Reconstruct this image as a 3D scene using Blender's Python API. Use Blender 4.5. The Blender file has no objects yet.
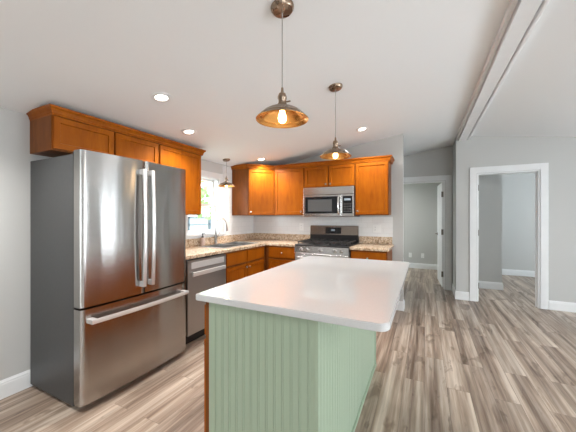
import bpy, bmesh, math, random
from mathutils import Vector, Matrix
random.seed(3)
SC = bpy.context.scene
COL = SC.collection
PI = math.pi

# ------------------------------------------------------------------ camera
CAM_H = 1.3036
cd = bpy.data.cameras.new('camera'); cam = bpy.data.objects.new('camera', cd); COL.objects.link(cam)
cam.location = (0, 0, CAM_H); cam.rotation_euler = (PI/2, 0, math.radians(25.9068))
cd.sensor_width = 36.0; cd.lens = 279.16/576*36
cd.shift_x = -1.257/576; cd.shift_y = 0.569/576
cd.clip_start = 0.02
SC.camera = cam
# ------------------------------------------------------------------ world and exposure
world = bpy.data.worlds.new('sky'); SC.world = world; world.use_nodes = True
wn = world.node_tree.nodes['Background']
wn.inputs[0].default_value = (0.84, 0.935, 1.0, 1); wn.inputs[1].default_value = 12.0
SC.view_settings.view_transform = 'Standard'; SC.view_settings.look = 'None'
SC.view_settings.exposure = 0.33; SC.view_settings.gamma = 1.0; SC.view_settings.use_curve_mapping = False
SC.cycles.max_bounces = 10; SC.cycles.diffuse_bounces = 6; SC.cycles.transparent_max_bounces = 12
SC.cycles.sample_clamp_indirect = 6.0
CAN_W, PEND_W = 15.0, 0.9

WL, YB, XBE, XR, YR, YD, YF = -2.73, 4.166, -0.272, 3.8, 5.12, 5.69, 7.74
YS = -3.2
RX = 0.50
def CZ(x): return 2.493+0.15*x if x <= RX else 2.568-0.134*(x-RX)

def portal(name, loc, sx, sy, rot):
    l = bpy.data.lights.new(name, 'AREA'); l.shape = 'RECTANGLE'; l.size = sx; l.size_y = sy
    l.cycles.is_portal = True
    o = bpy.data.objects.new(name, l); COL.objects.link(o); o.location = loc; o.rotation_euler = rot
    return o
# windows, the sink one first, then unseen ones added for daylight and steel streaks: (wall, a0, a1, z0, z1)
WIN = [('L', 2.63, 3.24, 1.07, 1.86), ('S', 1.9, 2.7, 0.3, 1.95), ('R', -2.6, -1.5, 0.5, 1.95), ('R', 0.1, 0.45, 0.3, 2.0),
       ('R', 1.4, 2.9, 0.5, 1.95), ('R', 3.75, 4.1, 0.2, 1.98), ('R', 4.55, 4.75, 0.2, 1.98), ('R', 5.9, 7.1, 0.7, 1.95), ('L', 5.95, 7.5, 0.4, 1.98)]
for w, a, b, z0, z1 in WIN:
    m = (a+b)/2; zc = (z0+z1)/2
    if w == 'L': portal('daylight_portal', (WL-0.13, m, zc), z1-z0, b-a, (0, -PI/2, 0))
    if w == 'R': portal('daylight_portal', (XR+0.13, m, zc), z1-z0, b-a, (0, PI/2, 0))
    if w == 'S': portal('daylight_portal', (m, YS-0.13, zc), b-a, z1-z0, (PI/2, 0, 0))

# ------------------------------------------------------------------ materials
def mat(name, col, rough=0.5, metal=0.0, spec=0.5, **kw):
    m = bpy.data.materials.new(name); m.use_nodes = True
    b = m.node_tree.nodes['Principled BSDF']
    b.inputs['Base Color'].default_value = (*col, 1); b.inputs['Roughness'].default_value = rough
    b.inputs['Metallic'].default_value = metal; b.inputs['Specular IOR Level'].default_value = spec
    for k, v in kw.items():
        b.inputs[k.replace('_', ' ')].default_value = v
    return m
def N(m, t, **kw):
    n = m.node_tree.nodes.new(t)
    for k, v in kw.items(): setattr(n, k, v)
    return n
def L(m, a, b): m.node_tree.links.new(a, b)
def P(m): return m.node_tree.nodes['Principled BSDF']
def coords(m, scale=(1, 1, 1), rot=(0, 0, 0), world_space=False):
    if world_space:
        g = N(m, 'ShaderNodeNewGeometry'); src = g.outputs['Position']
    else:
        g = N(m, 'ShaderNodeTexCoord'); src = g.outputs['Object']
    mp = N(m, 'ShaderNodeMapping'); mp.inputs['Scale'].default_value = scale; mp.inputs['Rotation'].default_value = rot
    L(m, src, mp.inputs['Vector']); return mp.outputs[0]
def ramp(m, fac, stops):
    r = N(m, 'ShaderNodeValToRGB'); e = r.color_ramp.elements
    while len(e) < len(stops): e.new(0.5)
    for el, (p, c) in zip(e, stops): el.position = p; el.color = (*c, 1)
    L(m, fac, r.inputs[0]); return r.outputs[0]
def noise(m, vec, scale, detail=4, rough=0.55, dist=0.0):
    n = N(m, 'ShaderNodeTexNoise'); n.inputs['Scale'].default_value = scale; n.inputs['Detail'].default_value = detail
    n.inputs['Roughness'].default_value = rough; n.inputs['Distortion'].default_value = dist
    L(m, vec, n.inputs['Vector']); return n.outputs[0]
def bump(m, fac, strength=0.1, dist=0.002):
    b = N(m, 'ShaderNodeBump'); b.inputs['Strength'].default_value = strength; b.inputs['Distance'].default_value = dist
    L(m, fac, b.inputs['Height']); L(m, b.outputs[0], P(m).inputs['Normal'])
def mixc(m, fac, a, b, mode='MIX'):
    x = N(m, 'ShaderNodeMix', data_type='RGBA', blend_type=mode)
    for s, v in ((0, fac), (6, a), (7, b)):
        if isinstance(v, (int, float)): x.inputs[s].default_value = v
        elif isinstance(v, tuple): x.inputs[s].default_value = (*v, 1)
        else: L(m, v, x.inputs[s])
    return x.outputs[2]

M = {}
def paint(name, col, rough=0.6, spec=0.3):
    m = mat(name, col, rough, spec=spec)
    n = noise(m, coords(m), 180, 2); bump(m, n, 0.04, 0.001)
    M[name] = m; return m
paint('wall_paint', (0.56, 0.56, 0.545))
paint('ceiling_paint', (0.86, 0.877, 0.888), 0.8)
M['trim_white'] = mat('trim_white', (0.83, 0.84, 0.845), 0.35)
L(M['trim_white'], ramp(M['trim_white'], noise(M['trim_white'], coords(M['trim_white']), 8, 2), [(0.3, (0.81, 0.82, 0.825)), (0.7, (0.84, 0.85, 0.855))]), P(M['trim_white']).inputs['Base Color'])
paint('green_paint', (0.345, 0.43, 0.322), 0.42, 0.5)
paint('outlet_white', (0.85, 0.85, 0.84), 0.35, 0.5)

def wood(name, dark, mid, light, rough=0.32):
    m = mat(name, mid, rough, spec=0.45)
    v = coords(m, (1, 1, 0.16))
    n1 = noise(m, v, 26, 5, 0.6, 0.6); n2 = noise(m, coords(m, (1, 1, 0.6)), 5, 3)
    c1 = ramp(m, n1, [(0.25, dark), (0.5, mid), (0.8, light)])
    c = mixc(m, 0.35, c1, ramp(m, n2, [(0.3, dark), (0.7, light)]))
    L(m, c, P(m).inputs['Base Color'])
    P(m).inputs['Specular IOR Level'].default_value = 0.14; M[name] = m
wood('maple_wood', (0.21, 0.045, 0.002), (0.31, 0.078, 0.003), (0.40, 0.115, 0.005), 0.38)
wood('maple_side', (0.13, 0.036, 0.008), (0.20, 0.062, 0.013), (0.28, 0.095, 0.022), 0.4)

# vinyl plank floor
m = mat('floor_planks', (0.4, 0.33, 0.27), 0.33, spec=0.4); M['floor_planks'] = m
v = coords(m, (1, 1, 1), (0, 0, PI/2))
br = N(m, 'ShaderNodeTexBrick'); br.offset = 0.37; br.offset_frequency = 2
br.inputs['Color1'].default_value = (0, 0, 0, 1); br.inputs['Color2'].default_value = (1, 1, 1, 1)
br.inputs['Mortar'].default_value = (0.5, 0.5, 0.5, 1)
br.inputs['Scale'].default_value = 1.0; br.inputs['Mortar Size'].default_value = 0.0012; br.inputs['Mortar Smooth'].default_value = 0.1
br.inputs['Brick Width'].default_value = 1.22; br.inputs['Row Height'].default_value = 0.15
L(m, v, br.inputs['Vector'])
bw = N(m, 'ShaderNodeRGBToBW'); L(m, br.outputs['Color'], bw.inputs[0])
mul = N(m, 'ShaderNodeMath', operation='MULTIPLY'); mul.inputs[1].default_value = 37.0; L(m, bw.outputs[0], mul.inputs[0])
def noise4(vec, scale, detail, rough, dist):
    n = N(m, 'ShaderNodeTexNoise', noise_dimensions='4D'); n.inputs['Scale'].default_value = scale
    n.inputs['Detail'].default_value = detail; n.inputs['Roughness'].default_value = rough; n.inputs['Distortion'].default_value = dist
    L(m, vec, n.inputs['Vector']); L(m, mul.outputs[0], n.inputs['W']); return n.outputs[0]
big = noise4(coords(m, (1, 0.045, 1)), 10.0, 4, 0.55, 0.4)
med = noise4(coords(m, (1, 0.035, 1)), 34.0, 7, 0.66, 0.25)
knot = noise4(coords(m, (1, 0.30, 1)), 7.0, 3, 0.6, 1.2)
c1 = ramp(m, big, [(0.36, (0.125, 0.082, 0.058)), (0.45, (0.24, 0.172, 0.130)), (0.54, (0.41, 0.328, 0.262)), (0.64, (0.63, 0.55, 0.47))])
c2 = ramp(m, med, [(0.36, (0.06, 0.040, 0.030)), (0.49, (0.32, 0.26, 0.21)), (0.62, (0.68, 0.61, 0.54))])
c = mixc(m, 0.33, c1, c2)
kr = ramp(m, knot, [(0.58, (1, 1, 1)), (0.64, (0.33, 0.27, 0.23))])
c = mixc(m, 0.5, c, kr, 'MULTIPLY')
tint = ramp(m, bw.outputs[0], [(0.0, (0.90, 0.89, 0.88)), (0.5, (1.0, 0.97, 0.94)), (1.0, (1.08, 1.05, 1.02))])
c = mixc(m, 1.0, c, tint, 'MULTIPLY')
c = mixc(m, br.outputs['Fac'], c, (0.20, 0.15, 0.12))
L(m, c, P(m).inputs['Base Color'])
bump(m, med, 0.12, 0.001)

# speckled laminate worktop
m = mat('granite_laminate', (0.5, 0.4, 0.3), 0.22); M['granite_laminate'] = m
v = coords(m)
a = ramp(m, noise(m, v, 34, 6, 0.65, 0.4), [(0.30, (0.15, 0.095, 0.065)), (0.42, (0.48, 0.32, 0.20)), (0.52, (0.72, 0.56, 0.40)), (0.70, (0.85, 0.75, 0.61))])
b = ramp(m, noise(m, v, 95, 3, 0.6), [(0.36, (0.22, 0.16, 0.13)), (0.48, (1, 1, 1))])
L(m, mixc(m, 0.7, a, b, 'MULTIPLY'), P(m).inputs['Base Color'])

m = mat('white_quartz', (0.74, 0.745, 0.75), 0.07, spec=0.6); M['white_quartz'] = m
v = coords(m)
L(m, mixc(m, 0.5, (0.60, 0.61, 0.615), ramp(m, noise(m, v, 220, 2), [(0.35, (0.55, 0.555, 0.56)), (0.5, (0.60, 0.61, 0.615))])), P(m).inputs['Base Color'])

# subway tile
def tile(name, swap):
    m = mat(name, (0.8, 0.8, 0.79), 0.18, spec=0.5); M[name] = m
    g = N(m, 'ShaderNodeTexCoord'); s = N(m, 'ShaderNodeSeparateXYZ'); L(m, g.outputs['Object'], s.inputs[0])
    cb = N(m, 'ShaderNodeCombineXYZ'); L(m, s.outputs[1 if swap else 0], cb.inputs[0]); L(m, s.outputs[2], cb.inputs[1])
    br = N(m, 'ShaderNodeTexBrick'); br.inputs['Color1'].default_value = (0.80, 0.80, 0.795, 1); br.inputs['Color2'].default_value = (0.84, 0.84, 0.835, 1)
    br.inputs['Mortar'].default_value = (0.73, 0.73, 0.72, 1); br.inputs['Scale'].default_value = 1
    br.inputs['Mortar Size'].default_value = 0.0018; br.inputs['Brick Width'].default_value = 0.152; br.inputs['Row Height'].default_value = 0.076
    L(m, cb.outputs[0], br.inputs['Vector']); L(m, br.outputs['Color'], P(m).inputs['Base Color'])
    iv = N(m, 'ShaderNodeMath', operation='SUBTRACT'); iv.inputs[0].default_value = 1; L(m, br.outputs['Fac'], iv.inputs[1])
    bump(m, iv.outputs[0], 0.3, 0.002)
tile('subway_tile_x', False); tile('subway_tile_y', True)

def steel(name, col, rough, axis_scale, br=0.06):
    m = mat(name, col, rough, 1.0); M[name] = m
    n = noise(m, coords(m, axis_scale), 60, 3)
    r = N(m, 'ShaderNodeMapRange'); r.inputs[3].default_value = rough-br; r.inputs[4].default_value = rough+br
    L(m, n, r.inputs[0]); L(m, r.outputs[0], P(m).inputs['Roughness'])
steel('brushed_steel', (0.40, 0.385, 0.37), 0.26, (0.05, 0.05, 1))
m = M['brushed_steel']; m.node_tree.links.remove(P(m).inputs['Roughness'].links[0]); P(m).inputs['Roughness'].default_value = 0.20
bump(m, noise(m, coords(m, (1, 1, 0.12)), 7, 1), 0.35, 0.012)
P(m).inputs['Anisotropic'].default_value = 0.85; P(m).inputs['Anisotropic Rotation'].default_value = 0.25
tg = N(m, 'ShaderNodeTangent', direction_type='RADIAL', axis='Z'); L(m, tg.outputs[0], P(m).inputs['Tangent'])
steel('satin_steel', (0.74, 0.735, 0.73), 0.28, (1, 1, 0.1)); P(M['satin_steel']).inputs['Metallic'].default_value = 0.5; M['satin_steel'].node_tree.links.remove(P(M['satin_steel']).inputs['Roughness'].links[0])
steel('warm_steel', (0.42, 0.36, 0.31), 0.2, (1, 1, 0.1))
steel('bright_steel', (0.72, 0.71, 0.70), 0.22, (1, 1, 0.1))
steel('dark_steel', (0.38, 0.365, 0.355), 0.34, (1, 1, 0.05))
steel('sink_steel', (0.55, 0.54, 0.53), 0.3, (1, 1, 1))
def plain(name, col, rough, metal=0.0, spec=0.5, **kw):
    m = mat(name, col, rough, metal, spec, **kw); n = noise(m, coords(m), 40, 2)
    r = N(m, 'ShaderNodeMapRange'); r.inputs[3].default_value = max(0.02, rough-0.03); r.inputs[4].default_value = rough+0.03
    L(m, n, r.inputs[0]); L(m, r.outputs[0], P(m).inputs['Roughness']); M[name] = m
plain('case_grey', (0.055, 0.057, 0.058), 0.45)
plain('black_plastic', (0.012, 0.012, 0.013), 0.35)
plain('black_glass', (0.012, 0.012, 0.014), 0.06)
plain('cast_iron', (0.02, 0.02, 0.02), 0.5)
plain('nickel', (0.66, 0.63, 0.59), 0.25, 1.0)
plain('faucet_steel', (0.36, 0.345, 0.33), 0.3, 1.0)
plain('antique_bronze', (0.30, 0.22, 0.16), 0.28, 1.0)
plain('gold_inner', (0.85, 0.42, 0.12), 0.24, 1.0)
plain('hinge_metal', (0.20, 0.18, 0.16), 0.35, 1.0)
plain('cord_grey', (0.35, 0.33, 0.31), 0.5)
plain('soap_plastic', (0.62, 0.45, 0.37), 0.2)
plain('display_grey', (0.30, 0.36, 0.42), 0.3)
plain('mesh_grey', (0.10, 0.10, 0.10), 0.25)
plain('siding_white', (0.55, 0.57, 0.58), 0.6)
plain('frame_slate', (0.012, 0.03, 0.04), 0.5)
plain('house_glass', (0.12, 0.14, 0.13), 0.2)
plain('foliage', (0.16, 0.26, 0.09), 0.7)
plain('bark', (0.12, 0.09, 0.06), 0.8)
plain('ground_grass', (0.27, 0.28, 0.21), 0.9)
def emis(name, col, s):
    m = mat(name, col, 0.5); b = P(m); b.inputs['Emission Color'].default_value = (*col, 1); b.inputs['Emission Strength'].default_value = s; M[name] = m
emis('downlight_lens', (1.0, 0.93, 0.82), 9.0)
emis('bulb_glow', (1.0, 0.66, 0.30), 14.0)
m = bpy.data.materials.new('window_glass'); m.use_nodes = True; M['window_glass'] = m
m.node_tree.nodes.remove(P(m)); out = m.node_tree.nodes['Material Output']
tr = N(m, 'ShaderNodeBsdfTransparent'); gl = N(m, 'ShaderNodeBsdfGlossy'); gl.inputs['Roughness'].default_value = 0.02
lw = N(m, 'ShaderNodeLayerWeight'); lw.inputs[0].default_value = 0.5; pw = N(m, 'ShaderNodeMath', operation='POWER'); pw.inputs[1].default_value = 4
L(m, lw.outputs['Facing'], pw.inputs[0]); fr = N(m, 'ShaderNodeMath', operation='MULTIPLY_ADD'); fr.inputs[1].default_value = 0.4; fr.inputs[2].default_value = 0.03
L(m, pw.outputs[0], fr.inputs[0]); mx = N(m, 'ShaderNodeMixShader')
L(m, fr.outputs[0], mx.inputs[0]); L(m, tr.outputs[0], mx.inputs[1]); L(m, gl.outputs[0], mx.inputs[2]); L(m, mx.outputs[0], out.inputs[0])

# ------------------------------------------------------------------ mesh helpers
class MB:
    def __init__(s): s.bm = bmesh.new()
    def box(s, x0, x1, y0, y1, z0, z1, bev=0.0, seg=2):
        t = bmesh.new(); bmesh.ops.create_cube(t, size=1)
        for v in t.verts: v.co = Vector(((x0+x1)/2+v.co.x*(x1-x0), (y0+y1)/2+v.co.y*(y1-y0), (z0+z1)/2+v.co.z*(z1-z0)))
        if bev: bmesh.ops.bevel(t, geom=t.edges[:], offset=bev, segments=seg, affect='EDGES', profile=0.5)
        s.add(t); return s
    def add(s, t):
        me = bpy.data.meshes.new('t'); t.to_mesh(me); t.free(); s.bm.from_mesh(me); bpy.data.meshes.remove(me)
    def prism(s, pts, a, b, axis='z', bev=0.0):
        """pts 2-D polygon; axis z: (x,y) extruded in z; axis y: (x,z) extruded in y; axis x: (y,z) extruded in x"""
        def co(p, h):
            return {'z': (p[0], p[1], h), 'y': (p[0], h, p[1]), 'x': (h, p[0], p[1])}[axis]
        t = bmesh.new(); A = [t.verts.new(co(p, a)) for p in pts]; B = [t.verts.new(co(p, b)) for p in pts]
        t.faces.new(A); t.faces.new(B[::-1]); n = len(pts)
        for i in range(n): t.faces.new((A[i], B[i], B[(i+1) % n], A[(i+1) % n]))
        bmesh.ops.recalc_face_normals(t, faces=t.faces[:])
        if bev: bmesh.ops.bevel(t, geom=t.edges[:], offset=bev, segments=2, affect='EDGES')
        s.add(t); return s
    def cyl(s, p, q, r, r2=None, seg=20):
        p, q = Vector(p), Vector(q); d = q-p; t = bmesh.new()
        bmesh.ops.create_cone(t, cap_ends=True, segments=seg, radius1=r, radius2=r if r2 is None else r2, depth=d.length)
        bmesh.ops.transform(t, matrix=Matrix.Translation((p+q)/2) @ d.to_track_quat('Z', 'Y').to_matrix().to_4x4(), verts=t.verts)
        s.add(t); return s
    def ball(s, c, r, sc=(1, 1, 1), u=16):
        t = bmesh.new(); bmesh.ops.create_uvsphere(t, u_segments=u, v_segments=u//2, radius=r)
        for v in t.verts: v.co = Vector((v.co.x*sc[0]+c[0], v.co.y*sc[1]+c[1], v.co.z*sc[2]+c[2]))
        s.add(t); return s
    def lathe(s, prof, c=(0, 0, 0), seg=32, axis='z'):
        t = bmesh.new(); rings = []
        for r, z in prof:
            if r < 1e-6: rings.append([t.verts.new((0, 0, z))]); continue
            rings.append([t.verts.new((r*math.cos(2*PI*i/seg), r*math.sin(2*PI*i/seg), z)) for i in range(seg)])
        for a, b in zip(rings, rings[1:]):
            for i in range(seg):
                j = (i+1) % seg
                if len(a) == 1 and len(b) == 1: continue
                if len(a) == 1: t.faces.new((a[0], b[i], b[j]))
                elif len(b) == 1: t.faces.new((a[i], a[j], b[0]))
                else: t.faces.new((a[i], a[j], b[j], b[i]))
        bmesh.ops.recalc_face_normals(t, faces=t.faces[:])
        R = {'z': Matrix(), '-y': Matrix.Rotation(PI/2, 4, 'X'), 'x': Matrix.Rotation(PI/2, 4, 'Y')}[axis]
        bmesh.ops.transform(t, matrix=Matrix.Translation(c) @ R, verts=t.verts); s.add(t); return s
    def tube(s, pts, r, seg=12):
        pts = [Vector(p) for p in pts]; t = bmesh.new(); rings = []
        up = None
        for i, p in enumerate(pts):
            d = (pts[min(i+1, len(pts)-1)]-pts[max(i-1, 0)]).normalized()
            if up is None: up = d.orthogonal().normalized()
            up = (up-d*up.dot(d)).normalized(); sd = d.cross(up)
            rr = r(i/(len(pts)-1)) if callable(r) else r
            rings.append([t.verts.new(p+(up*math.cos(2*PI*k/seg)+sd*math.sin(2*PI*k/seg))*rr) for k in range(seg)])
        for a, b in zip(rings, rings[1:]):
            for k in range(seg): t.faces.new((a[k], a[(k+1) % seg], b[(k+1) % seg], b[k]))
        t.faces.new(rings[0][::-1]); t.faces.new(rings[-1]); bmesh.ops.recalc_face_normals(t, faces=t.faces[:])
        s.add(t); return s
    def sweep(s, prof, path):
        """closed profile (out, z) swept along path, outward = right of travel, mitred"""
        path = [Vector(p) for p in path]; t = bmesh.new(); rings = []
        for i, p in enumerate(path):
            ns = []
            for a, b in ((i-1, i), (i, i+1)):
                if a >= 0 and b < len(path):
                    d = (path[b]-path[a]).normalized(); ns.append(Vector((d.y, -d.x)))
            n = ns[0] if len(ns) == 1 else (ns[0]+ns[1])/(1+ns[0].dot(ns[1]))
            rings.append([t.verts.new((p.x+n.x*o, p.y+n.y*o, z)) for o, z in prof])
        k = len(prof)
        for a, b in zip(rings, rings[1:]):
            for j in range(k): t.faces.new((a[j], a[(j+1) % k], b[(j+1) % k], b[j]))
        t.faces.new(rings[0]); t.faces.new(rings[-1][::-1]); bmesh.ops.recalc_face_normals(t, faces=t.faces[:])
        s.add(t); return s
    def build(s, name, material, parent=None, smooth=False, loc=None, rotz=0.0):
        me = bpy.data.meshes.new(name); s.bm.to_mesh(me); s.bm.free()
        me.materials.append(M[material])
        if smooth:
            for p in me.polygons: p.use_smooth = True
            me.set_sharp_from_angle(angle=math.radians(38))
        o = bpy.data.objects.new(name, me); COL.objects.link(o)
        if parent is not None: o.parent = parent
        if loc is not None: o.location = loc
        if rotz: o.rotation_euler = (0, 0, rotz)
        return o
def tag(o, label, cat, group=None):
    o['label'] = label; o['category'] = cat
    if group: o['group'] = group
    return o
def thing(name, label, cat, loc=(0, 0, 0), rotz=0.0, group=None):
    o = bpy.data.objects.new(name, None); COL.objects.link(o); o.empty_display_size = 0.1
    o.location = loc; o.rotation_euler = (0, 0, rotz); return tag(o, label, cat, group)
def struct(o): o['kind'] = 'structure'; return o

# ------------------------------------------------------------------ room shell
struct(MB().box(WL-0.12, XR+0.12, YS-0.12, YF+0.12, -0.1, 0).build('floor', 'floor_planks'))
c = MB()
c.prism([(WL-0.12, CZ(WL-0.12)), (RX, CZ(RX)), (RX, CZ(RX)+0.2), (WL-0.12, CZ(WL)+0.2)], YS-0.12, YF+0.12, 'y')
c.prism([(RX, CZ(RX)), (XR+0.12, CZ(XR+0.12)), (XR+0.12, CZ(XR)+0.2), (RX, CZ(RX)+0.2)], YS-0.12, YF+0.12, 'y')
struct(c.build('ceiling', 'ceiling_paint'))
def wall_y(name, y0, y1, x0, x1, holes=()):
    b = MB(); xs = sorted({x0, x1, *[h[0] for h in holes], *[h[1] for h in holes], *([RX] if x0 < RX < x1 else [])})
    for a, c_ in zip(xs, xs[1:]):
        h = [h for h in holes if h[0] <= a+1e-6 and c_ <= h[1]+1e-6]
        lo = 0.0
        if h:
            if h[0][2] > 0: b.box(a, c_, y0, y1, 0, h[0][2])
            lo = h[0][3]
        b.prism([(a, lo), (c_, lo), (c_, CZ(c_)+0.02), (a, CZ(a)+0.02)], y0, y1, 'y')
    return struct(b.build(name, 'wall_paint'))
def wall_x(name, x0, x1, y0, y1, holes=()):
    b = MB(); ys = sorted({y0, y1, *[h[0] for h in holes], *[h[1] for h in holes]})
    top0, top1 = CZ(x0)+0.02, CZ(x1)+0.02
    for a, c_ in zip(ys, ys[1:]):
        h = [h for h in holes if h[0] <= a+1e-6 and c_ <= h[1]+1e-6]
        lo = 0.0
        if h:
            if h[0][2] > 0: b.box(x0, x1, a, c_, 0, h[0][2])
            lo = h[0][3]
        b.prism([(x0, lo), (x1, lo), (x1, top1), (x0, top0)], a, c_, 'y')
    return struct(b.build(name, 'wall_paint'))
hl = lambda w: [x[1:] for x in WIN if x[0] == w]
wall_x('wall_left', WL-0.12, WL, YS, YF, hl('L'))
wall_x('wall_right', XR, XR+0.12, YS, YF, hl('R'))
wall_y('wall_front', YS-0.12, YS, WL-0.12, XR+0.12, hl('S'))
wall_y('wall_back', YF, YF+0.12, WL-0.12, XR+0.12)
wall_y('wall_kitchen', YB, YB+0.115, WL, XBE)
DO = (-0.47, 0.33, 0, 1.945)
RO = (0.72, 1.465, 0, 1.965)
wall_y('wall_hall', YD, YD+0.115, WL, 0.444, [DO])
wall_y('wall_right_end', YR, YR+0.115, 0.444, XR, [RO])
wall_x('wall_hall_side', 0.444, 0.56, YR+0.115, YF)
wall_y('wall_closet', 6.11, YF, 0.56, 1.234)

BBP = [(0, 0), (0.014, 0), (0.014, 0.098), (0.011, 0.104), (0.011, 0.114), (0.006, 0.122), (0.004, 0.130), (0, 0.130)]
def base(name, *paths):
    b = MB()
    for p in paths: b.sweep(BBP, p)
    return struct(b.build(name, 'trim_white'))
base('baseboard_left', [(WL, YS), (WL, 1.95)])
base('baseboard_kitchen', [(-0.39, YB), (XBE, YB), (XBE, YB+0.115), (XBE-0.8, YB+0.115)])
base('baseboard_right_end', [(0.444, YD), (0.444, YR), (RO[0]-0.1, YR)], [(RO[1]+0.1, YR), (XR, YR)])
base('baseboard_back', [(WL, YF), (0.444, YF)], [(1.234, YF), (XR, YF)])
base('baseboard_closet', [(0.56, 6.11), (1.234, 6.11), (1.234, YF)])
base('baseboard_right', [(XR, YR), (XR, YS)])
base('baseboard_front', [(XR, YS), (WL, YS)])
def casing_y(name, x0, x1, zt, y, depth, w=0.095, side=-1, both=True):
    """door casing and jamb lining round an opening in a wall of constant y; side -1 faces the camera"""
    b = MB(); t = 0.018
    for yy0, yy1 in ([(y-t, y)] + ([(y+depth, y+depth+t)] if both else [])):
        b.box(x0-w, x0-0.006, yy0, yy1, 0, zt+w, 0.003); b.box(x1+0.006, x1+w, yy0, yy1, 0, zt+w, 0.003)
        b.box(x0-0.006, x1+0.006, yy0, yy1, zt+0.006, zt+w, 0.003)
    b.box(x0-0.001, x0+0.016, y-0.006, y+depth+0.006, 0, zt); b.box(x1-0.016, x1+0.001, y-0.006, y+depth+0.006, 0, zt)
    b.box(x0+0.016, x1-0.016, y-0.006, y+depth+0.006, zt-0.016, zt+0.001)
    b.box(x0+0.016, x0+0.028, y+0.045, y+0.075, 0, zt-0.016); b.box(x1-0.028, x1-0.016, y+0.045, y+0.075, 0, zt-0.016)
    return struct(b.build(name, 'trim_white'))
casing_y('trim_1', DO[0], DO[1], DO[3], YD, 0.115)
tr2 = casing_y('trim_2', RO[0], RO[1], RO[3], YR, 0.115)
for z in (0.20, 1.01, 1.70):
    h = MB().box(RO[0]+0.012, RO[0]+0.020, YR+0.0, YR+0.034, z, z+0.09).cyl((RO[0]+0.021, YR-0.002, z), (RO[0]+0.021, YR-0.002, z+0.09), 0.006, seg=10)
    h.build('hinge', 'hinge_metal', tr2)
# ridge beam with edge mouldings
b = MB().box(0.478, 0.585, YS, YR, 2.496, 2.60)
b.box(0.447, 0.470, YS, YR, 2.515, 2.62).box(0.470, 0.478, YS, YR, 2.53, 2.60).box(0.478, 0.488, YS, YR, 2.488, 2.496)
b.box(0.585, 0.597, YS, YR, 2.545, 2.60).prism([(0.597, 2.60), (0.597, 2.500), (0.603, 2.496), (0.618, 2.496), (0.628, 2.510), (0.632, 2.60)], YS, YR, 'y')
struct(b.build('trim_3', 'trim_white'))

# windows: the sink window, then the added unseen daylight openings
for i, (w, a, bb, z0, z1) in enumerate(WIN):
    f = MB(); g = MB(); fw = 0.035
    # build in local coords: u along wall, d depth outward (0 = inner wall face)
    def bx(mb, u0, u1, d0, d1, za, zb, bev=0.0):
        if w == 'L': mb.box(WL-d1, WL-d0, u0, u1, za, zb, bev)
        elif w == 'R': mb.box(XR+d0, XR+d1, u0, u1, za, zb, bev)
        else: mb.box(u0, u1, YS-d1, YS-d0, za, zb, bev)
    for u0, u1, za, zb in ((a-0.075, a+0.004, z0+0.004, z1-0.004), (bb-0.004, bb+0.075, z0+0.004, z1-0.004), (a-0.075, bb+0.075, z1-0.004, z1+0.075)):
        bx(f, u0, u1, -0.018, 0.0, za, zb, 0.003)
    bx(f, a-0.09, bb+0.09, -0.045, 0.0, z0-0.028, z0+0.004, 0.004)
    bx(f, a-0.075, bb+0.075, -0.018, 0.0, z0-0.10, z0-0.028, 0.003)
    for u0, u1, za, zb in ((a, a+0.015, z0, z1), (bb-0.015, bb, z0, z1), (a+0.015, bb-0.015, z0, z0+0.015), (a+0.015, bb-0.015, z1-0.015, z1)): bx(f, u0, u1, 0, 0.12, za, zb)
    zm = (z0+z1)/2
    root = struct(f.build('window_%d' % (i+1), 'trim_white'))
    s1 = MB(); s2 = MB()
    for s, d0, za, zb in ((s1, 0.045, z0+0.015, zm+0.02), (s2, 0.078, zm-0.02, z1-0.015)):
        for u0, u1, zc, zd in ((a+0.015, a+0.015+fw, za, zb), (bb-0.015-fw, bb-0.015, za, zb), (a+0.015+fw, bb-0.015-fw, za, za+fw), (a+0.015+fw, bb-0.015-fw, zb-fw, zb)):
            bx(s, u0, u1, d0, d0+0.028, zc, zd)
        if w != 'L':
            mid = (a+bb)/2; bx(s, mid-0.015, mid+0.015, d0+0.004, d0+0.024, za+fw, zb-fw)
    for s, d0, za, zb in ((s1, 0.045, z0+0.015, zm+0.02), (s2, 0.078, zm-0.02, z1-0.015)):
        so = s.build('sash', 'trim_white', root)
        g = MB(); bx(g, a+0.015+fw, bb-0.015-fw, d0+0.012, d0+0.016, za+fw, zb-fw); g.build('pane', 'window_glass', so)

# ------------------------------------------------------------------ outdoors seen through the sink window
struct(MB().box(-14, WL-0.14, -6, 14, -0.6, -0.5).build('ground', 'ground_grass'))
hs = thing('neighbour_house', 'white sided house seen through the kitchen window', 'house', (-7.2, 6.6, -0.5))
b = MB()
for k in range(52): b.prism([(0, k*0.1), (0.03, k*0.1), (0.012, k*0.1+0.1), (0, k*0.1+0.1)], -3.4, 5.4, 'y')
b.box(-0.4, 0.0, -3.4, 5.4, 0, 5.2); b.build('siding_wall', 'siding_white', hs)  # wall height raised to cut sky glare through the sink window
MB().prism([(-0.5, 5.2), (0.25, 5.2), (0.25, 5.27), (-0.5, 5.6)], -3.7, 5.7, 'y').build('roof', 'siding_white', hs)
hw = MB()
y0, y1, z0, z1 = 0.35, 1.45, 1.22, 1.80
for a_ in ((y0, y0+0.06, z0, z1), (y1-0.10, y1, z0, z1), (y0, y1, z0, z0+0.06), (y0, y1, z1-0.06, z1), (y0, y1, z0+0.29, z0+0.32)): hw.box(0.0, 0.07, *a_)
hw = hw.build('window', 'frame_slate', hs); MB().box(0.02, 0.04, y0, y1, z0, z1).build('pane', 'house_glass', hw)
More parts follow.
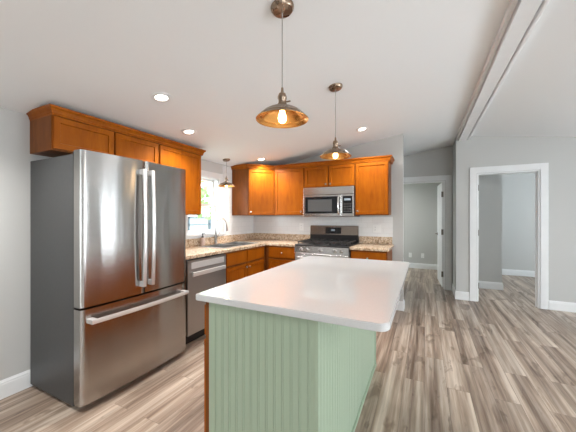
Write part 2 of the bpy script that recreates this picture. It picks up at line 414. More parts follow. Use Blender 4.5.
def tree(x, y, label, sc):
    t = thing('leafy_tree', label, 'tree', (x, y, -0.5))
    MB().cyl((0, 0, 0), (0, 0, 2.2*sc), 0.12, 0.07, 10).build('trunk', 'bark', t)
    f = MB(); rnd = random.Random(int(x*100+y))
    for k in range(420):
        a_, e, r = rnd.uniform(0, 2*PI), rnd.uniform(-1, 1), rnd.uniform(0.3, 1)**0.5
        cx, cy, cz = r*1.3*sc*math.cos(a_)*math.sqrt(1-e*e), r*1.3*sc*math.sin(a_)*math.sqrt(1-e*e), 2.9*sc+r*e*1.1*sc
        n = Vector((rnd.uniform(-1, 1), rnd.uniform(-1, 1), rnd.uniform(-1, 1))).normalized(); u = n.orthogonal().normalized(); v2 = n.cross(u)
        cc = Vector((cx, cy, cz)); q = [f.bm.verts.new(cc+u*i_*0.13+v2*j_*0.08) for i_, j_ in ((-1, 0), (0, -1), (1, 0), (0, 1))]; f.bm.faces.new(q)
    f.build('foliage', 'foliage', t)
tree(-5.7, 6.55, 'green leafy tree in front of the white house outside the sink window', 0.95)

# ------------------------------------------------------------------ cabinet helpers (front at y=0 facing -y, x = width)
def door_mesh(w, h, t=0.02, st=0.055, rec=0.009):
    bm = bmesh.new(); bmesh.ops.create_cube(bm, size=1)
    for v in bm.verts: v.co = Vector((w/2+v.co.x*w, -t/2+v.co.y*t, h/2+v.co.z*h))
    f = min(bm.faces, key=lambda f: f.calc_center_median().y)
    bmesh.ops.bevel(bm, geom=list(f.edges), offset=0.003, segments=2, affect='EDGES')
    f = max([f for f in bm.faces if abs(f.normal.y+1) < 1e-3], key=lambda f: f.calc_area())
    bmesh.ops.inset_region(bm, faces=[f], thickness=st, depth=0)
    bmesh.ops.inset_region(bm, faces=[f], thickness=0.006, depth=-rec)
    return bm
def slab_mesh(w, h, t=0.02):
    bm = bmesh.new(); bmesh.ops.create_cube(bm, size=1)
    for v in bm.verts: v.co = Vector((w/2+v.co.x*w, -t/2+v.co.y*t, h/2+v.co.z*h))
    f = min(bm.faces, key=lambda f: f.calc_center_median().y)
    bmesh.ops.bevel(bm, geom=list(f.edges), offset=0.005, segments=2, affect='EDGES'); return bm
KNOB = [(0.0, 0.0), (0.006, 0.0), (0.0055, 0.012), (0.013, 0.018), (0.015, 0.024), (0.012, 0.029), (0.0, 0.031)]
def front(kind, parent, x0, x1, z0, z1, knob=None, loc=None, rotz=0.0, g=0.007):
    mb = MB(); mb.bm.free(); w, h = x1-x0-2*g, z1-z0-2*g
    mb.bm = door_mesh(w, h) if kind == 'door' else slab_mesh(w, h)
    o = mb.build('door' if kind == 'door' else 'drawer_front', 'maple_wood', parent, False, (x0+g, 0, z0+g) if loc is None else loc, rotz)
    if knob:
        MB().lathe(KNOB, (knob[0]-x0-g, -0.02, knob[1]-z0-g), 14, '-y').build('knob', 'nickel', o, True)
    return o
# ---- upper cabinets, left wall (rot +90: local x -> +Y, front faces +X)
XU = -2.42
def upper(loc, rot, W, D, z0, z1, doors, label):
    t = thing('upper_cabinet', label, 'cabinet', (loc[0], loc[1], z0), rot)
    h = z1-z0
    MB().box(0, W, 0.0, D, 0, h, 0.0015).build('cabinet_box', 'maple_side', t)
    for x0, x1, kn in doors: front('door', t, x0, x1, 0.004, h-0.012, kn)
    return t
UT = 2.05
upper((XU, 1.058, 0), PI/2, 0.895, 0.31, 1.785, UT, [(0, 0.4475, None), (0.4475, 0.895, None)], 'shallow two-door wooden wall cabinet above the refrigerator')
upper((XU, 1.957, 0), PI/2, 0.588, 0.31, 1.322, UT, [(0, 0.588, None)], 'tall single-door wooden wall cabinet between refrigerator and window')
YU = YB-0.31
upper((-2.118, YU, 0), 0, 0.498, 0.31, 1.322, UT, [(0.0, 0.498, (0.46, 0.055))], 'wooden wall cabinet between corner cabinet and microwave')
upper((-1.62, YU, 0), 0, 0.757, 0.31, 1.722, UT, [(0, 0.3785, (0.345, 0.045)), (0.3785, 0.757, (0.412, 0.045))], 'short two-door wooden wall cabinet above the microwave')
upper((-0.862, YU, 0), 0, 0.437, 0.31, 1.322, UT, [(0, 0.437, (0.04, 0.055))], 'wooden wall cabinet right of the microwave')
ct = thing('corner_wall_cabinet', 'diagonal corner wall cabinet beside the sink window', 'cabinet', (WL, YB, 1.322))
h = UT-1.322
MB().prism([(0.001, -0.001), (0.001, -0.61), (0.305, -0.61), (0.611, -0.31), (0.611, -0.001)], 0, h, 'z').build('cabinet_box', 'maple_side', ct)
dl = math.hypot(0.306, 0.30); an = math.atan2(0.30, 0.306)
front('door', ct, 0, dl, 0.004, h-0.012, (0.04, 0.055), (0.305+0.003, -0.61+0.003, 0.008), an)
CROWN = [(0, 0), (0.020, 0.0), (0.020, 0.010), (0.024, 0.014), (0.026, 0.028), (0.034, 0.042), (0.044, 0.050), (0.045, 0.064), (0, 0.064)]
tag(MB().sweep([(o, z+2.036) for o, z in CROWN], [(WL+0.002, 1.076), (XU, 1.076), (XU, 2.545), (WL+0.002, 2.545)]).build('crown_molding', 'maple_wood'),
    'wooden crown moulding along the top of the cabinets over the refrigerator', 'moulding')
tag(MB().sweep([(o, z+2.036) for o, z in CROWN], [(WL+0.002, YB-0.61), (WL+0.305, YB-0.61), (WL+0.611, YU), (-0.425, YU), (-0.425, YB-0.002)]).build('crown_molding', 'maple_wood'),
    'wooden crown moulding along the top of the cabinets over the range', 'moulding')

# ---- base cabinets
def base_cab(loc, rot, W, D, fronts, label, toe=0.10, name='base_cabinet', H=0.878, hollow=False):
    t = thing(name, label, 'cabinet', loc, rot)
    if hollow:
        MB().box(0, W, 0, 0.02, toe, H-0.001).box(0, 0.018, 0.02, D, toe, H-0.001).box(W-0.018, W, 0.02, D, toe, H-0.001).box(0, W, 0.02, D, toe, toe+0.018).box(0, W, D-0.01, D, toe, H-0.001).build('cabinet_box', 'maple_side', t)
    else: MB().box(0, W, 0.0, D, toe, H-0.001, 0.0015).build('cabinet_box', 'maple_side', t)
    MB().box(0.0, W, 0.07, D-0.02, 0.0, toe).build('toe_kick', 'maple_side', t)
    for f in fronts: front(*f[:1], t, *f[1:])
    return t
XB = -2.14
base_cab((XB, 2.655, 0), PI/2, 0.925, 0.585, [('drawer', 0, 0.435, 0.70, 0.865), ('drawer', 0.435, 0.87, 0.70, 0.865),
    ('door', 0, 0.435, 0.11, 0.69, (0.40, 0.64)), ('door', 0.435, 0.87, 0.11, 0.69, (0.47, 0.64))], 'two-door wooden base cabinet under the sink', hollow=True)
YBC = 3.58
base_cab((-2.139, YBC, 0), 0, 0.507, 0.58, [('drawer', 0.064, 0.504, 0.70, 0.865, (0.294, 0.78)), ('door', 0.064, 0.504, 0.11, 0.69, (0.474, 0.64))], 'wooden base cabinet with one drawer left of the range')
base_cab((-0.862, YBC, 0), 0, 0.45, 0.58, [('drawer', 0.004, 0.446, 0.70, 0.865, (0.22, 0.78)), ('door', 0.004, 0.44, 0.11, 0.69, (0.05, 0.64))], 'wooden base cabinet with one drawer right of the range')

# ---- worktops
ZT, ZU = 0.915, 0.878
XF, YFc = -2.105, 3.545
SX0, SX1, SY0, SY1 = -2.60, -2.20, 2.72, 3.50
w = MB()
w.box(WL+0.002, SX0, 2.0, YB-0.002, ZU, ZT); w.box(SX1, XF, 2.0, YFc+0.01, ZU, ZT, 0.006); w.box(SX0, SX1+0.005, 2.0, SY0, ZU, ZT-0.0003)
w.box(SX0, SX1+0.008, SY1, YB-0.002, ZU, ZT-0.0003); w.box(SX1, -1.632, YFc, YB-0.002, ZU, ZT, 0.006)
w = tag(w.build('kitchen_worktop', 'granite_laminate'), 'speckled beige L-shaped worktop around the sink and left of the range', 'countertop')
MB().box(WL+0.002, WL+0.022, 2.0, YB-0.002, ZT, ZT+0.10, 0.003).box(WL+0.02, -1.632, YB-0.022, YB-0.002, ZT, ZT+0.10, 0.003).build('upstand', 'granite_laminate', w)
w = tag(MB().box(-0.866, -0.388, YFc, YB-0.002, ZU, ZT, 0.006).build('kitchen_worktop', 'granite_laminate'), 'short speckled beige worktop right of the range', 'countertop')
MB().box(-0.866, -0.41, YB-0.022, YB-0.002, ZT, ZT+0.10, 0.003).build('upstand', 'granite_laminate', w)
# ---- tile
b = MB().box(WL, WL+0.006, 2.0, 2.545, ZT+0.10, 1.32); b.box(WL, WL+0.006, 2.545, 3.325, ZT+0.10, 0.968); b.box(WL, WL+0.006, 3.325, YB, ZT+0.10, 1.32)
b.box(WL, WL+0.006, 3.325, YB-0.615, 1.32, 2.07)
tag(b.build('tile_backsplash', 'subway_tile_y'), 'white subway tile on the wall around the sink window', 'tile')
tag(MB().box(WL+0.006, -0.405, YB-0.006, YB, ZT+0.10, 1.30).build('tile_backsplash', 'subway_tile_x'), 'white subway tile on the wall behind the range', 'tile')

# ---- sink, faucet, soap
s = thing('kitchen_sink', 'stainless steel double-bowl sink under the window', 'sink', ((SX0+SX1)/2, (SY0+SY1)/2, ZT))
hx, hy = (SX1-SX0)/2, (SY1-SY0)/2
def ring(mb, x0, x1, y0, y1, w_, z0, z1):
    mb.box(x0, x1, y0, y0+w_, z0, z1); mb.box(x0, x1, y1-w_, y1, z0, z1); mb.box(x0, x0+w_, y0+w_, y1-w_, z0, z1); mb.box(x1-w_, x1, y0+w_, y1-w_, z0, z1)
r = MB(); ring(r, -hx-0.015, hx+0.015, -hy-0.015, hy+0.015, 0.035, 0.0005, 0.006); r.box(-hx, hx, -0.018, 0.018, 0.0005, 0.006); r.build('rim', 'sink_steel', s)
for y0, y1 in ((-hy+0.02, -0.012), (0.012, hy-0.02)):
    b = MB(); ring(b, -hx+0.015, hx-0.015, y0, y1, 0.004, -0.17, 0.002); b.box(-hx+0.015, hx-0.015, y0, y1, -0.174, -0.17)
    b = b.build('bowl', 'sink_steel', s); MB().lathe([(0, 0), (0.04, 0), (0.042, 0.004), (0.03, 0.003), (0, 0.001)], (0, (y0+y1)/2, -0.17), 20).build('drain', 'bright_steel', b, True)
f = thing('kitchen_faucet', 'tall brushed gooseneck faucet behind the sink', 'faucet', (-2.655, 3.09, ZT))
MB().lathe([(0, 0), (0.028, 0), (0.028, 0.008), (0.021, 0.014), (0.019, 0.09), (0.021, 0.10), (0.021, 0.12), (0.014, 0.13), (0, 0.13)]).build('base', 'faucet_steel', f, True)
pts = [(0, 0, 0.12), (0, 0, 0.2), (0, 0, 0.27)]+[(0.09-0.09*math.cos(a_), 0, 0.27+0.095*math.sin(a_)) for a_ in [PI*k/12*0.93 for k in range(1, 13)]]
MB().tube(pts, 0.0115).build('spout', 'faucet_steel', f, True)
e = Vector(pts[-1]); MB().tube([e, e+Vector((0.012, 0, -0.05)), e+Vector((0.02, 0, -0.10))], lambda t: 0.013+0.005*t).build('spray_head', 'faucet_steel', f, True)
MB().tube([(0, 0.018, 0.10), (0, 0.05, 0.115), (0.0, 0.085, 0.165)], lambda t: 0.009-0.003*t).build('handle', 'faucet_steel', f, True)
s = thing('soap_dispenser', 'small soap bottle with a black pump on the worktop under the window', 'bottle', (-2.66, 2.84, ZT))
MB().lathe([(0, 0), (0.030, 0), (0.032, 0.006), (0.032, 0.09), (0.024, 0.105), (0.012, 0.11), (0, 0.11)]).build('bottle_body', 'soap_plastic', s, True)
MB().lathe([(0, 0.11), (0.015, 0.11), (0.015, 0.125), (0.006, 0.127), (0.006, 0.15), (0.013, 0.152), (0.013, 0.165), (0, 0.167)]).box(0, 0.045, -0.006, 0.006, 0.155, 0.165, 0.002).build('pump', 'black_plastic', s, True)

# ---- dishwasher
d = thing('dishwasher', 'dark stainless dishwasher between refrigerator and sink cabinet', 'dishwasher', (XB, 2.035, 0), PI/2)
MB().box(0.003, 0.60, 0.0, 0.57, 0.10, 0.872).build('body', 'black_plastic', d)
MB().box(0.02, 0.585, 0.05, 0.5, 0.0, 0.10).build('toe_kick', 'black_plastic', d)
MB().box(0.004, 0.598, -0.035, 0.0, 0.115, 0.862, 0.004).build('door_panel', 'dark_steel', d)
MB().box(0.05, 0.555, -0.040, -0.034, 0.775, 0.84, 0.002).build('control_strip', 'satin_steel', d)
MB().box(0.05, 0.555, -0.068, -0.052, 0.70, 0.745, 0.005).box(0.07, 0.10, -0.055, -0.034, 0.712, 0.735).box(0.505, 0.535, -0.055, -0.034, 0.712, 0.735).build('handle', 'satin_steel', d)

# ---- refrigerator (local: front faces -y)
fr = thing('refrigerator', 'stainless french-door refrigerator with bottom freezer drawer', 'refrigerator', (-2.125, 1.05, 0), PI/2)
FW = 0.905; FT = 1.748
MB().box(0.003, FW-0.003, 0.0, 0.585, 0.025, FT-0.022, 0.004).build('case', 'case_grey', fr)
for x in (0.06, FW-0.06):
    for y in (0.06, 0.52): MB().cyl((x, y, 0), (x, y, 0.026), 0.02).build('foot', 'black_plastic', fr)
MB().box(0.001, FW-0.001, -0.014, 0.002, 0.035, FT-0.01).build('gasket', 'black_plastic', fr)
for x in (0.05, FW-0.11): MB().box(x, x+0.06, -0.05, 0.06, FT-0.024, FT-0.004, 0.004).build('hinge_cover', 'case_grey', fr)
def bowed(x0, x1, z0, z1, name, bow=0.020, t=0.078):
    bm = bmesh.new(); n = 28; r = 0.008
    pr = []
    for i in range(n+1):
        x = x0+(x1-x0)*i/n; u = (x-FW/2)/(FW/2); y = -0.012-t-bow*(1-u*u)
        e = min(x-x0, x1-x)
        if e < r: y += r-math.sqrt(max(0, r*r-(r-e)**2))
        pr.append((x, y))
    xs = [(x0, -0.012)]+[(x0, pr[0][1])]+pr[1:-1]+[(x1, pr[-1][1]), (x1, -0.012)]
    A = [bm.verts.new((x, y, z0)) for x, y in xs]; B = [bm.verts.new((x, y, z1)) for x, y in xs]
    bm.faces.new(A); bm.faces.new(B[::-1]); k = len(xs)
    for i in range(k): bm.faces.new((A[i], B[i], B[(i+1) % k], A[(i+1) % k]))
    bmesh.ops.recalc_face_normals(bm, faces=bm.faces[:])
    mb = MB(); mb.bm.free(); mb.bm = bm
    return mb.build(name, 'brushed_steel', fr, True)
ZG = 0.69
SPL = 0.4565
bowed(0.0, SPL-0.004, ZG+0.006, FT, 'door'); bowed(SPL+0.004, FW, ZG+0.006, FT, 'door')
dr = bowed(0.0, FW, 0.045, ZG-0.008, 'freezer_drawer')
def vhandle(x, par):
    pts = [(x, -0.150-0.016*math.sin(PI*k/16), 0.755+0.92*k/16) for k in range(17)]
    bm = MB()
    t = bmesh.new(); rings = []
    for i, p in enumerate(pts):
        rings.append([t.verts.new((p[0]+a_, p[1]+b_, p[2])) for a_, b_ in ((-0.012, -0.007), (0.0, -0.011), (0.012, -0.007), (0.012, 0.007), (-0.012, 0.007))])
    for a_, b_ in zip(rings, rings[1:]):
        for j in range(5): t.faces.new((a_[j], a_[(j+1) % 5], b_[(j+1) % 5], b_[j]))
    t.faces.new(rings[0]); t.faces.new(rings[-1][::-1]); bmesh.ops.recalc_face_normals(t, faces=t.faces[:]); bm.add(t)
    for z in (0.755, 1.635): bm.box(x-0.013, x+0.013, -0.155, -0.100, z, z+0.04, 0.003)
    return bm.build('door_handle', 'satin_steel', par)
vhandle(SPL-0.036, fr); vhandle(SPL+0.040, fr)
hb = MB(); t = bmesh.new(); rings = []
for i in range(17):
    x = 0.035+(FW-0.07)*i/16; y = -0.150-0.016*math.sin(PI*i/16)
    rings.append([t.verts.new((x, y+b_, 0.605+a_)) for a_, b_ in ((-0.014, -0.007), (0.0, -0.011), (0.014, -0.007), (0.014, 0.007), (-0.014, 0.007))])
for a_, b_ in zip(rings, rings[1:]):
    for j in range(5): t.faces.new((a_[j], a_[(j+1) % 5], b_[(j+1) % 5], b_[j]))
t.faces.new(rings[0]); t.faces.new(rings[-1][::-1]); bmesh.ops.recalc_face_normals(t, faces=t.faces[:]); hb.add(t)
for x in (0.035, FW-0.075): hb.box(x, x+0.04, -0.155, -0.088, 0.59, 0.62, 0.003)
hb.build('drawer_handle', 'satin_steel', fr)

# ---- microwave
mw = thing('microwave', 'stainless over-the-range microwave under the short wall cabinet', 'microwave', (-1.605, 3.775, 1.302))
W, H = 0.74, 0.418
MB().box(0, W, 0.03, 0.385, 0, H, 0.003).build('case', 'case_grey', mw)
MB().box(0, W, 0.0, 0.03, 0.312, H, 0.004).build('vent_hood', 'bright_steel', mw)
MB().box(0, 0.565, 0.0, 0.03, 0.004, 0.307, 0.004).build('door', 'bright_steel', mw)
MB().box(0.03, 0.545, -0.003, 0.001, 0.045, 0.285, 0.002).build('door_glass', 'black_glass', mw)
MB().box(0.075, 0.435, -0.005, -0.002, 0.075, 0.245, 0.001).build('window_screen', 'mesh_grey', mw)
MB().box(0.568, W, 0.0, 0.03, 0.004, 0.307, 0.003).build('control_side', 'bright_steel', mw)
cp = MB().box(0.588, W-0.02, -0.003, 0.001, 0.045, 0.285, 0.002).build('control_panel', 'black_glass', mw)
b = MB()
for i in range(4):
    for j in range(3): b.box(0.604+j*0.040, 0.630+j*0.040, -0.0045, -0.0025, 0.065+i*0.034, 0.080+i*0.034)
b.build('buttons', 'mesh_grey', cp)
MB().box(0.61, 0.70, -0.0045, -0.0025, 0.222, 0.25).build('display', 'display_grey', cp)
MB().tube([(0.535, 0.0, 0.035), (0.535, -0.03, 0.05), (0.535, -0.042, 0.10), (0.535, -0.046, 0.155), (0.535, -0.042, 0.21), (0.535, -0.03, 0.268), (0.535, 0.0, 0.288)], 0.011).build('handle', 'bright_steel', mw, True)

# ---- range
rg = thing('gas_range', 'stainless gas range with black cooktop and five front knobs', 'stove', (-1.628, 3.535, 0))
W = 0.758
MB().box(0.0, W, 0.02, 0.61, 0.03, 0.90, 0.003).build('body', 'dark_steel', rg)
for x in (0.05, W-0.05):
    for y in (0.08, 0.55): MB().cyl((x, y, 0), (x, y, 0.032), 0.018).build('foot', 'black_plastic', rg)
MB().box(0.004, W-0.004, -0.01, 0.02, 0.235, 0.80, 0.004).build('oven_door', 'bright_steel', rg)
MB().box(0.10, W-0.10, -0.013, -0.009, 0.36, 0.66).build('oven_window', 'black_glass', rg)
MB().cyl((0.06, -0.055, 0.75), (W-0.06, -0.055, 0.75), 0.012).cyl((0.09, -0.055, 0.75), (0.09, -0.005, 0.75), 0.009).cyl((W-0.09, -0.055, 0.75), (W-0.09, -0.005, 0.75), 0.009).build('oven_handle', 'bright_steel', rg, True)
MB().box(0.004, W-0.004, -0.01, 0.02, 0.04, 0.225, 0.004).build('storage_drawer', 'bright_steel', rg)
MB().prism([(-0.02, 0.81), (0.03, 0.81), (0.03, 0.898), (-0.008, 0.898)], 0.0, W, 'x', 0.002).build('control_panel', 'bright_steel', rg)
for x in (0.10, 0.185, 0.38, 0.575, 0.66):
    k = MB().lathe([(0, 0), (0.026, 0.0), (0.025, 0.008), (0.020, 0.012), (0.019, 0.032), (0.016, 0.036), (0, 0.037)], (x, -0.014, 0.855), 18, '-y').build('control_knob', 'bright_steel', rg, True)
    MB().box(x-0.003, x+0.003, -0.0535, -0.049, 0.840, 0.872).build('pointer', 'black_plastic', k)
MB().box(0.0, W, -0.012, 0.57, 0.899, 0.922, 0.006).build('cooktop', 'black_plastic', rg)
for x in (0.19, 0.38, 0.57):
    for y in ((0.15, 0.42) if x != 0.38 else (0.285,)):
        MB().lathe([(0, 0), (0.045, 0), (0.043, 0.008), (0.03, 0.010), (0.028, 0.018), (0, 0.019)], (x, y, 0.922), 20).build('burner', 'cast_iron', rg, True)
for x0, x1 in ((0.03, 0.262), (0.266, 0.492), (0.496, 0.728)):
    g = MB(); ring(g, x0, x1, 0.03, 0.545, 0.012, 0.948, 0.962)
    for y in (0.15, 0.285, 0.42): g.box(x0, x1, y-0.005, y+0.005, 0.948, 0.962)
    xm = (x0+x1)/2; g.box(xm-0.005, xm+0.005, 0.03, 0.545, 0.948, 0.962)
    for x in (x0+0.006, x1-0.006):
        for y in (0.036, 0.285, 0.539): g.box(x-0.006, x+0.006, y-0.006, y+0.006, 0.921, 0.949)
    g.build('grate', 'cast_iron', rg)
bg = MB().prism([(0.555, 0.92), (0.612, 0.92), (0.612, 1.165), (0.590, 1.168), (0.570, 1.155)], 0.005, W-0.005, 'x', 0.003).build('backguard', 'warm_steel', rg)
MB().prism([(0.552, 0.925), (0.56, 0.925), (0.566, 1.03), (0.555, 1.03)], 0.008, W-0.008, 'x').build('backguard_base', 'black_plastic', rg)
MB().prism([(0.5595, 1.045), (0.566, 1.045), (0.571, 1.14), (0.5645, 1.14)], 0.255, 0.50, 'x').build('display_panel', 'black_glass', rg)
MB().prism([(0.5610, 1.085), (0.564, 1.085), (0.566, 1.11), (0.5625, 1.11)], 0.345, 0.405, 'x').build('clock_display', 'display_grey', rg)

# ---- outlets
def outlet(loc, rot, label, gangs=1, name='wall_outlet', cat='outlet'):
    t = thing(name, label, cat, loc, rot)
    w_ = 0.07+0.046*(gangs-1)
    MB().box(-w_/2, w_/2, -0.006, 0.0, -0.0575, 0.0575, 0.002).build('cover_plate', 'outlet_white', t)
    for g_ in range(gangs):
        x = (g_-(gangs-1)/2)*0.046
        if g_ < gangs-1 or gangs == 1:
            for z in (-0.02, 0.02):
                so = MB().box(x-0.014, x+0.014, -0.009, -0.005, z-0.014, z+0.014, 0.002).build('socket', 'outlet_white', t)
                MB().box(x-0.007, x-0.005, -0.0096, -0.0085, z-0.004, z+0.006).box(x+0.005, x+0.007, -0.0096, -0.0085, z-0.004, z+0.006).build('slots', 'black_plastic', so)
        else: MB().box(x-0.015, x+0.015, -0.009, -0.005, -0.033, 0.033, 0.002).build('rocker_switch', 'outlet_white', t)
    return t
outlet((-0.62, YB-0.006, 1.13), 0, 'white double-wide outlet and switch plate on tile right of the range', 2)
outlet((-1.80, YB-0.006, 1.14), 0, 'white outlet on the tile left of the range')
outlet((-0.335, YF, 0.325), 0, 'left outlet low on the grey wall seen through the open door')
outlet((-0.05, YF, 0.325), 0, 'right outlet low on the grey wall beside the open door')

# ---- island
ic = base_cab((-0.988, 2.535, 0), -PI/2, 1.460, 0.57, [('drawer', 0, 0.495, 0.70, 0.865, (0.25, 0.78)), ('drawer', 0.495, 0.99, 0.70, 0.865, (0.74, 0.78)), ('drawer', 0.99, 1.458, 0.70, 0.865, (1.235, 0.78)),
    ('door', 0, 0.495, 0.11, 0.69, (0.455, 0.64)), ('door', 0.495, 0.99, 0.11, 0.69, (0.535, 0.64)), ('door', 0.99, 1.458, 0.11, 0.69, (1.41, 0.64))], 'kitchen island cabinet clad in pale green beadboard', name='island_cabinet', H=0.884)
def bead(length, z1, n_pitch=0.0415):
    """beadboard panel, local x along, front -y"""
    pts = [(0, 0.0)]; x = 0.0
    n = round(length/n_pitch); p = length/n
    for i in range(n):
        a_ = i*p
        if i > 0: pts += [(a_-0.002, -0.009), (a_-0.001, -0.0065), (a_+0.001, -0.0065), (a_+0.002, -0.009), (a_+0.005, -0.0096), (a_+0.008, -0.009), (a_+0.009, -0.0075), (a_+0.010, -0.009)]
        else: pts += [(0, -0.009)]
    pts += [(length, -0.009), (length, 0.0)]
    return MB().prism(pts, 0.0, z1, 'z')
# near end (local x=1.460 plane): island local frame is rotated -90: world X = -0.962+y, world Y = 2.535-x
def wl(X, Y): return (2.535-Y, X+0.988)
bx0, by0 = wl(-0.958, 1.075)
bead(0.566, 0.883).build('end_panel', 'green_paint', ic, False, (bx0, by0, 0), PI/2)
bx1, by1 = wl(-0.404, 1.075)
bead(1.460, 0.883).build('back_panel', 'green_paint', ic, False, (bx1, by1, 0), PI)
bx2, by2 = wl(-0.392, 2.535)
bead(0.566, 0.883).build('end_panel', 'green_paint', ic, False, (bx2, by2, 0), -PI/2)
MB().box(1.460-0.014, 1.460+0.012, 0.584, 0.602, 0, 0.883, 0.002).build('corner_trim', 'green_paint', ic)
MB().box(-0.012, 0.014, 0.584, 0.602, 0, 0.883, 0.002).build('corner_trim', 'green_paint', ic)
MB().box(0.0, 1.460, 0.593, 0.606, 0, 0.018, 0.004).build('shoe_molding', 'green_paint', ic)
# top with rounded corners
IX0, IX1, IY0, IY1, R = -1.034, -0.115, 1.050, 2.589, 0.045
pts = []
for cx, cy, a0 in ((IX1-R, IY0+R, -PI/2), (IX1-R, IY1-R, 0), (IX0+0.008, IY1-0.008, PI/2), (IX0+0.008, IY0+0.008, PI)):
    rr = R if cx > -0.5 else 0.008
    for k in range(9): a_ = a0+PI/2*k/8; pts.append((cx+rr*math.cos(a_), cy+rr*math.sin(a_)))
tm = MB(); tm.prism(pts, 0.885, 0.916, 'z')
es = [e for e in tm.bm.edges if abs(e.verts[0].co.z-e.verts[1].co.z) < 1e-6]
bmesh.ops.bevel(tm.bm, geom=es, offset=0.003, segments=2, affect='EDGES')
tag(tm.build('island_countertop', 'white_quartz', None, True), 'glossy white quartz slab on the green kitchen island', 'countertop')

# ---- hall door (opens away, hinged right)
ang = math.atan2(0.73, -0.045)
dr = bpy.data.objects.new('door_1', None); COL.objects.link(dr); dr.location = (0.300, 5.812, 0); dr.rotation_euler = (0, 0, ang); struct(dr)
bm = bmesh.new(); bmesh.ops.create_cube(bm, size=1)
for v in bm.verts: v.co = Vector((0.385+v.co.x*0.76, v.co.y*0.035, 0.972+v.co.z*1.92))
mb = MB(); mb.bm.free(); mb.bm = bm; leaf = mb.build('door_leaf', 'trim_white', dr)
pn = MB()
for z0, z1 in ((0.18, 0.88), (1.0, 1.80)):
    for x0, x1 in ((0.12, 0.345), (0.425, 0.65)):
        for s_ in (0.0175, -0.0215): pn.box(x0, x1, s_, s_+0.004, z0, z1, 0.0018)
pn.build('door_panels', 'trim_white', leaf)
for s_ in (1, -1):
    MB().lathe([(0, 0), (0.028, 0), (0.028, 0.006), (0.011, 0.010), (0.011, 0.035), (0.0, 0.036)], (0, 0, 0), 16, '-y').tube([(0, -0.032, 0), (-0.04, -0.038, 0), (-0.10, -0.036, 0)], 0.008).build('lever_handle', 'hinge_metal', dr, True, (0.70, -0.0175*s_, 0.95), 0 if s_ == 1 else PI)
for z in (0.20, 0.97, 1.66): MB().box(-0.004, 0.008, -0.017, 0.017, z, z+0.1).cyl((-0.003, 0.021, z), (-0.003, 0.021, z+0.1), 0.008, seg=10).build('hinge', 'hinge_metal', dr)

# ---- recessed lights: visible ones first, then added unseen fill lights
SL = math.atan(0.15)
def can(x, y, label, k=1.0):
    t = thing('recessed_light', label, 'ceiling light', (x, y, CZ(x)), 0, None)
    t.rotation_euler = (0, -SL if x < RX else math.atan(0.134), 0)
    MB().lathe([(0.044, -0.001), (0.046, -0.006), (0.064, -0.007), (0.074, -0.004), (0.075, 0.0), (0.044, 0.0)], seg=32).build('trim_ring', 'trim_white', t, True)
    MB().lathe([(0, -0.003), (0.045, -0.003), (0.045, 0.001), (0, 0.001)], seg=32).build('lens', 'downlight_lens', t, False)
    l = bpy.data.lights.new('downlight', 'SPOT'); l.energy = CAN_W*4*k; l.spot_size = math.radians(150); l.spot_blend = 0.8; l.color = (1.0, 0.975, 0.94); l.shadow_soft_size = 0.05
    o = bpy.data.objects.new('downlight', l); COL.objects.link(o); o.parent = t; o.location = (0, 0, -0.02)
can(-1.82, 1.50, 'leftmost recessed ceiling light, above the refrigerator doors')
can(-2.16, 2.11, 'recessed ceiling light in front of the tall cabinet end')
can(-0.700, 3.50, 'recessed ceiling light above the range, right of the pendants')
can(-2.20, 3.575, 'recessed ceiling light in front of the corner cabinet')

for cx_, cy_, lab, kk in ((-2.15, 0.45, 'added unseen fill downlight beside the camera over the left aisle', 1.15), (-2.0, -1.1, 'added unseen fill downlight behind the camera on the left', 0.6),
                      (2.2, 0.2, 'added unseen fill downlight in the right half of the open room', 2.2), (2.2, -1.6, 'added unseen fill downlight behind the camera on the right', 0.5),
                      (-0.9, 6.8, 'added unseen fill downlight in the room behind the open white door', 0.7)): can(cx_, cy_, lab, kk)  # out-of-view fill lights, added to brighten the left side and back room
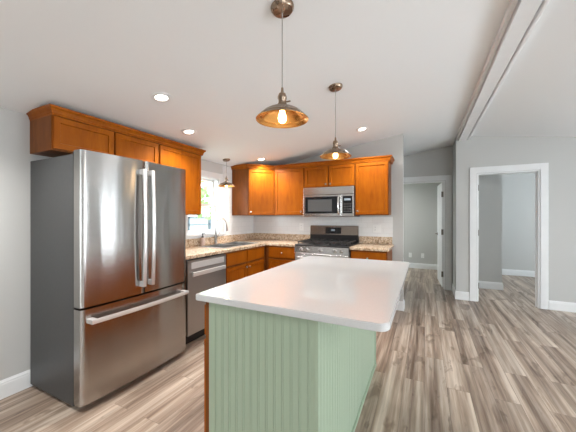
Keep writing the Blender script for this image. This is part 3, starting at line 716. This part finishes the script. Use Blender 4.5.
# ---- pendants
def pendant(x, y, label, sc=1.0, zr=1.808, watt=PEND_W):
    zc = CZ(x); t = thing('pendant_light', label, 'pendant light', (x, y, zc))
    ca = MB().lathe([(0, -0.030), (0.018, -0.030), (0.030, -0.026), (0.050, -0.022), (0.060, -0.010), (0.061, 0.0), (0, 0.0)], seg=32).build('canopy', 'antique_bronze', t, True)
    ca.rotation_euler = (0, -SL, 0); ca.scale = (sc, sc, 1)
    z = zr-zc
    MB().cyl((0, 0, z+0.15*sc), (0, 0, -0.02), 0.0028, seg=8).build('cord', 'cord_grey', t, True)
    MB().lathe([(r*sc, z+h*sc) for r, h in ((0, 0.165), (0.006, 0.165), (0.008, 0.140), (0.018, 0.134), (0.024, 0.118), (0.024, 0.108), (0.021, 0.104), (0.021, 0.080), (0.027, 0.078), (0.034, 0.066), (0.034, 0.060), (0, 0.058))]).cyl((0.02*sc, 0, z+0.088*sc), (0.046*sc, 0, z+0.088*sc), 0.004*sc, seg=8).build('socket', 'antique_bronze', t, True)
    po = [(0.030, 0.062), (0.045, 0.060), (0.075, 0.052), (0.098, 0.038), (0.112, 0.022), (0.118, 0.020), (0.122, 0.012), (0.133, 0.006), (0.137, 0.0)]
    sh = MB().lathe([(r*sc, z+h*sc) for r, h in po], seg=48)
    sho = sh.build('shade', 'antique_bronze', t, True)
    MB().lathe([(r*sc, z+h*sc) for r, h in [(0.0, 0.056)]+[(r-0.0015, h-0.003) for r, h in po]+[(0.137, 0.0)]], seg=48).build('shade_lining', 'gold_inner', sho, True)
    b_ = MB().lathe([(r*sc, z+h*sc) for r, h in ((0, 0.052), (0.012, 0.052), (0.014, 0.035), (0.020, 0.020), (0.022, 0.004), (0.018, -0.010), (0.008, -0.018), (0, -0.019))], seg=20).build('bulb', 'bulb_glow', t, True)
    l = bpy.data.lights.new('bulb_light', 'POINT'); l.energy = watt; l.color = (1.0, 0.70, 0.40); l.shadow_soft_size = 0.02
    o = bpy.data.objects.new('bulb_light', l); COL.objects.link(o); o.parent = t; o.location = (0, 0, z-0.035*sc)
pendant(-0.667, 1.29, 'bronze dome pendant light over the near end of the island')
pendant(-0.673, 2.272, 'bronze dome pendant light over the far end of the island', 0.96)
pendant(-2.53, 3.17, 'small bronze pendant light hanging over the sink', 0.86, 1.735)
